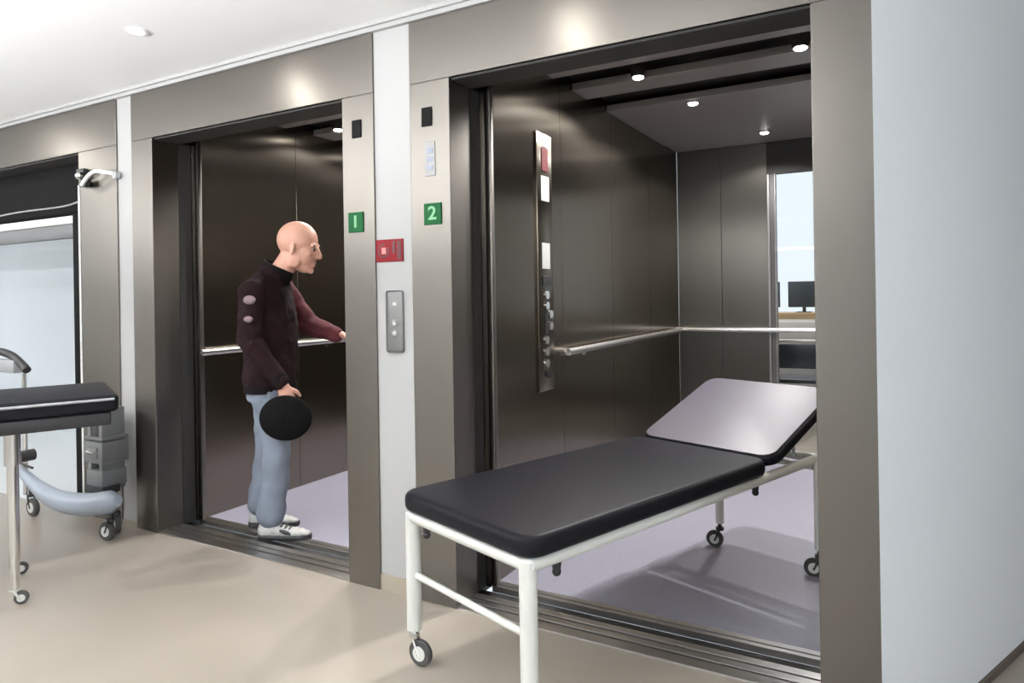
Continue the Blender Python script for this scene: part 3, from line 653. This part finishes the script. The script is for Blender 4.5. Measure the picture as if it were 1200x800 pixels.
# ------------------------------------------------------------------ far left bay: shutter, bay wall
b = B(); bx(b, -10.5, -3.95, 1.4, 1.5, 0, CH); bx(b, -4.0, -3.94, 0.16, 1.4, 0, CH); struct('wall_bay', b, M['baywall'])
b = B(); bx(b, -10.5, -3.94, 0.15, 1.5, CH - 0.02, CH + 0.08); struct('ceiling_bay', b, M['ceil'])
t = thing('roller_shutter', 'black rolled up shutter under the header of the far left bay', 'shutter', (-7.0, 0.15, 2.2))
def wp(o, par):
    o.parent = par; o.matrix_parent_inverse = Matrix.Translation(par.location).inverted(); return o
b = B(); bx(b, -9.7, -4.335, 0.155, 0.36, 1.87, 2.40, 0.02, 3); wp(obj('shutter_box', b, M['shutblk'], None, True), t)
b = B(); tube(b, smoothpath([(-9.7, 0.145, 1.92), (-6.5, 0.145, 1.90), (-5.4, 0.145, 1.925), (-4.7, 0.145, 1.93), (-4.34, 0.145, 2.02)], 8), 0.006, 8); wp(obj('pull_cord', b, M['grey'], None, True), t)
b = B(); bx(b, -9.7, -4.36, 0.17, 0.21, 1.715, 1.81, 0.01, 2); wp(obj('bottom_bar', b, M['trolley'], None, True), t)
b = B(); bx(b, -9.7, -4.36, 0.165, 0.215, 1.81, 1.862, 0.004, 2); wp(obj('bottom_bar_seal', b, M['pale'], None, True), t)
b = B(); bx(b, -4.690, -4.595, 0.145, 0.22, 0.0, 1.87, 0.003); wp(obj('guide_rail', b, M['shutblk'], None, True), t)
b = B(); bx(b, -4.593, -4.345, 0.150, 0.20, 0.0, 1.87, 0.003); wp(obj('guide_edge', b, M['white'], None, True), t)
# small bracket arm on the jamb
t = thing('wall_bracket', 'small black and white bracket arm on the far left frame near the ceiling', 'bracket', (-4.20, -0.010, 2.03))
b = B(); bx(b, -0.055, -0.025, -0.03, 0.0, -0.05, 0.06, 0.005); bx(b, -0.07, 0.01, -0.045, -0.015, 0.03, 0.055, 0.004); bx(b, -0.035, 0.035, -0.05, -0.02, -0.055, -0.02, 0.006); obj('mount', b, M['black'], t, True)
b = B(); tube(b, smoothpath([(0.0, -0.05, -0.045), (0.09, -0.06, 0.0), (0.16, -0.055, 0.02), (0.24, -0.03, 0.005), (0.27, -0.0, 0.0)], 5), 0.012, 10); obj('arm', b, M['white'], t, True)
b = B(); sph(b, (-0.045, -0.04, 0.015), 0.022); obj('cap_end', b, M['chrome'], t, True)
b = B(); cyl(b, (0.285, -0.025, -0.01), (0.285, 0.0, -0.01), 0.022, n=16); obj('wall_fixing', b, M['grey'], t, True)

# ------------------------------------------------------------------ wheeled equipment trolley in front of the far left bay
t = thing('equipment_trolley', 'wheeled trolley with curved blue grey bumper beside the white strip at left', 'trolley', (-4.15, -0.2, 0))
inv = Vector((-4.15, -0.2, 0))
def loc_(p): return tuple(Vector(p) - inv)
b = B(); path = smoothpath([loc_(p) for p in ((-4.66, -0.2, 0.285), (-4.40, -0.23, 0.215), (-4.131, -0.25, 0.178), (-3.876, -0.24, 0.185), (-3.65, -0.20, 0.225))], 6)
rad = [0.020 + 0.042 * math.sin(min(1, (i / (len(path) - 1)) * 1.25) * math.pi / 2) if i < len(path) - 2 else 0.044 - 0.014 * (i - len(path) + 2) for i in range(len(path))]
tube(b, path, rad, 16); obj('bumper', b, M['bluegrey'], t, True)
b = B(); x0, x1 = -3.965 + 4.15, -3.79 + 4.15
bx(b, x0, x1, 0.0, 0.15, 0.40, 0.52, 0.006); bx(b, x0 + 0.01, x1 - 0.01, 0.005, 0.145, 0.27, 0.36, 0.006); bx(b, x0 + 0.02, x0 + 0.05, 0.01, 0.14, 0.25, 0.70, 0.004); bx(b, x1 - 0.05, x1 - 0.02, 0.01, 0.14, 0.25, 0.70, 0.004); bx(b, x0, x1, 0, 0.15, 0.53, 0.545, 0.003)
obj('cabinet', b, M['trolley'], t, True)
b = B(); bx(b, x0 + 0.04, x1 - 0.04, -0.008, 0.0, 0.43, 0.49, 0.004); dr = obj('drawer', b, M['plate'], t, True)
b = B(); tube(b, [(x0 + 0.05, -0.016, 0.465), (x1 - 0.05, -0.016, 0.465)], 0.005, 8); obj('handle', b, M['chrome'], dr, True)
b = B(); bx(b, x0 + 0.055, x1 - 0.055, 0.01, 0.10, 0.545, 0.72, 0.01); obj('control_box', b, M['rubber'], t, True)
b = B(); bx(b, x0 + 0.0, x1 - 0.0, 0.0, 0.1, 0.235, 0.275, 0.004); obj('undertray', b, M['black'], t, True)
caster(t, -3.72 + 4.15, 0.00, R(190), 0.05, 0.026, M['black'], 0.19)
caster(t, -3.84 + 4.15, 0.10, R(-20), 0.05, 0.026, M['black'], 0.24)
caster(t, -4.60 + 4.15, 0.03, R(0), 0.055, 0.028, M['black'], 0.25)
b = B(); tube(b, [loc_((-4.655, -0.17, 0.12)), loc_((-4.655, -0.17, 0.86))], 0.014, 12); obj('pole', b, M['chrome'], t, True)
b = B(); tube(b, smoothpath([loc_(p) for p in ((-5.30, -0.17, 0.93), (-5.0, -0.17, 0.985), (-4.80, -0.17, 0.965), (-4.66, -0.17, 0.905), (-4.62, -0.17, 0.88))], 6), [0.030] * 24 + [0.022], 12) if False else tube(b, smoothpath([loc_(p) for p in ((-5.30, -0.17, 0.93), (-5.0, -0.17, 0.985), (-4.80, -0.17, 0.965), (-4.66, -0.17, 0.905), (-4.62, -0.17, 0.88))], 6), 0.024, 12)
obj('push_handle', b, M['black'], t, True)
b = B(); bx(b, *[v for v in (-5.2 + 4.15, -4.72 + 4.15)], 0.0, 0.06, 0.86, 0.94, 0.01); obj('control_head', b, M['grey'], t, True)
b = B(); cyl(b, loc_((-4.64, -0.21, 0.36)), loc_((-4.64, -0.13, 0.36)), 0.035, n=20); tube(b, [loc_((-4.64, -0.22, 0.33)), loc_((-4.47, -0.22, 0.315))], 0.007, 8); obj('brake_pedal', b, M['black'], t, True)

# ------------------------------------------------------------------ black couch on chrome legs at the left edge
dl = Vector((-0.81, -0.58, 0)).normalized()
def cam2w(X, Z):   # camera-plan (right, forward) to world
    return Vector((X * math.cos(YAW) - Z * math.sin(YAW), -2.355 + X * math.sin(YAW) + Z * math.cos(YAW), 0))
N0 = cam2w(-1.757, 3.05); dw = (cam2w(-1.757 - 0.81, 3.05 - 0.58) - N0).normalized()   # length direction
a2 = math.atan2(dw.y, dw.x) - math.pi / 2
c2 = thing('treatment_table', 'dark treatment table on chrome legs cut off by the left edge', 'treatment table', N0, a2)
# local +Y runs out of frame to the left; width runs to local... 
wdir = Vector((math.cos(a2), math.sin(a2), 0)); farw = cam2w(-2.117, 3.55) - N0
sg = 1 if wdir.dot(farw) > 0 else -1
def cpad(L, W_, z0, z1, rc, re):
    b_ = B(); pad(b_, L, W_, z0, z1, rc, re)
    if sg < 0: bmesh.ops.transform(b_, matrix=Matrix.Diagonal((-1, 1, 1, 1)), verts=b_.verts[:])
    return b_
W2 = 0.62
obj('mattress', cpad(1.9, W2, 0.805, 0.880, 0.035, 0.018), M['vinylblk'], c2, True, auto=50)
b = B(); bx(b, 0.02 * sg, (W2 - 0.02) * sg, 0.03, 1.87, 0.745, 0.803, 0.008); obj('table_frame', b, M['black'], c2, True)
b = B(); tube(b, [(-0.006 * sg, 0.02, 0.862), (-0.006 * sg, 1.88, 0.862)], 0.006, 10); obj('piping', b, M['grey'], c2, True)
for y in (0.39, 1.55):
    for x in (0.14, W2 - 0.08):
        b = B(); cyl(b, (x * sg, y, 0.07), (x * sg, y, 0.75), 0.021, n=24); cyl(b, (x * sg, y, 0.60), (x * sg, y, 0.75), 0.030, n=24)
        obj('leg', b, M['chrome'], c2, True)
        caster(c2, x * sg, y, R(-100), 0.028, 0.022, M['pale'], 0.085)
b = B(); tube(b, [(0.14 * sg, 0.39, 0.46), ((W2 - 0.08) * sg, 0.39, 0.46)], 0.012, 10); obj('crossbar', b, M['chrome'], c2, True)

# ------------------------------------------------------------------ room seen through the rear of the right car
b = B(); bx(b, -2.6, 1.4, 3.34, 6.6, -0.1, 0); struct('floor_rear', b, M['vinyl'])
b = B(); bx(b, -2.6, 1.4, 3.36, 6.6, 3.4, 3.5); struct('ceiling_rear', b, M['ceil'])
b = B(); bx(b, -2.6, 1.4, 6.6, 6.7, 0, 0.9); bx(b, -2.6, 1.4, 6.6, 6.7, 3.3, 3.4); bx(b, -2.7, -2.6, 3.36, 6.7, 0, 3.4); bx(b, 1.4, 1.5, 3.36, 6.7, 0, 3.4); bx(b, -2.6, 1.4, 3.36, 3.4, 2.56, 3.4)
bx(b, -2.6, -1.63, 3.36, 3.44, 0, CH); struct('wall_rear', b, M['plaster'])
b = B(); bx(b, -2.6, 1.4, 6.62, 6.68, 0.9, 0.95); bx(b, -2.6, 1.4, 6.62, 6.68, 3.25, 3.3)
for x in (-2.6, -1.62, -0.1, 1.35): bx(b, x, x + 0.05, 6.62, 6.68, 0.9, 3.3)
struct('window_1', b, M['white'])
b = B(); bx(b, -2.6, 1.4, 6.648, 6.652, 0.95, 3.25); struct('window_1_pane', b, M['glass'])
t = thing('counter', 'tan wooden counter under the window seen through the right lift', 'counter', (-0.9, 6.2, 0))
b = B(); bx(b, -1.2, 1.6, -0.22, 0.25, 0.96, 1.03, 0.004); obj('worktop', b, M['wood'], t)
for x in (-1.15, 0.2, 1.5):
    b = B(); bx(b, x, x + 0.05, -0.18, 0.22, 0, 0.96)
    obj('leg', b, M['grey'], t)
def monitor(x, w_, lab):
    t = thing('computer_screen', lab, 'screen', (x, 6.2, 1.03), group=None)
    b = B(); bx(b, -w_ / 2, w_ / 2, -0.015, 0.02, 0.06, 0.36, 0.006); obj('display', b, M['screen'], t, True)
    b = B(); cyl(b, (0, 0.02, 0.008), (0, 0.02, 0.08), 0.02, n=14); bx(b, -0.08, 0.08, -0.05, 0.08, 0, 0.01, 0.003); obj('stand', b, M['rubber'], t, True)
monitor(-0.93, 0.34, 'dark screen on the tan counter, seen whole behind the lift rail')
monitor(-1.36, 0.34, 'dark screen on the tan counter, half hidden by the rear frame')
t = thing('visitor_chair', 'pale framed chair standing behind the rear glass of the right lift', 'chair', (-0.80, 4.55, 0), R(8))
b = B()
for x in (-0.2, 0.2):
    for y in (-0.2, 0.2): pass
b = B(); bx(b, -0.22, 0.22, -0.21, 0.21, 0.44, 0.48, 0.012, 3); obj('seat', b, M['screen'], t, True)
b = B(); bx(b, -0.19, 0.19, -0.235, -0.215, 0.58, 0.80, 0.008, 3); obj('backrest', b, M['screen'], t, True)
for x in (-0.2, 0.2):
    b = B(); tube(b, [(x, -0.225, 0), (x, -0.225, 0.84)], 0.014, 10); obj('leg', b, M['pale'], t, True)
    b = B(); tube(b, [(x, 0.19, 0), (x, 0.19, 0.445)], 0.014, 10); obj('leg', b, M['pale'], t, True)
    b = B(); tube(b, smoothpath([(x, -0.225, 0.66), (x, 0.05, 0.67), (x, 0.19, 0.63), (x, 0.19, 0.44)], 5), 0.013, 10); obj('armrest', b, M['pale'], t, True)
b = B(); tube(b, [(-0.2, -0.225, 0.83), (0.2, -0.225, 0.83)], 0.014, 10); obj('top_bar', b, M['pale'], t, True)
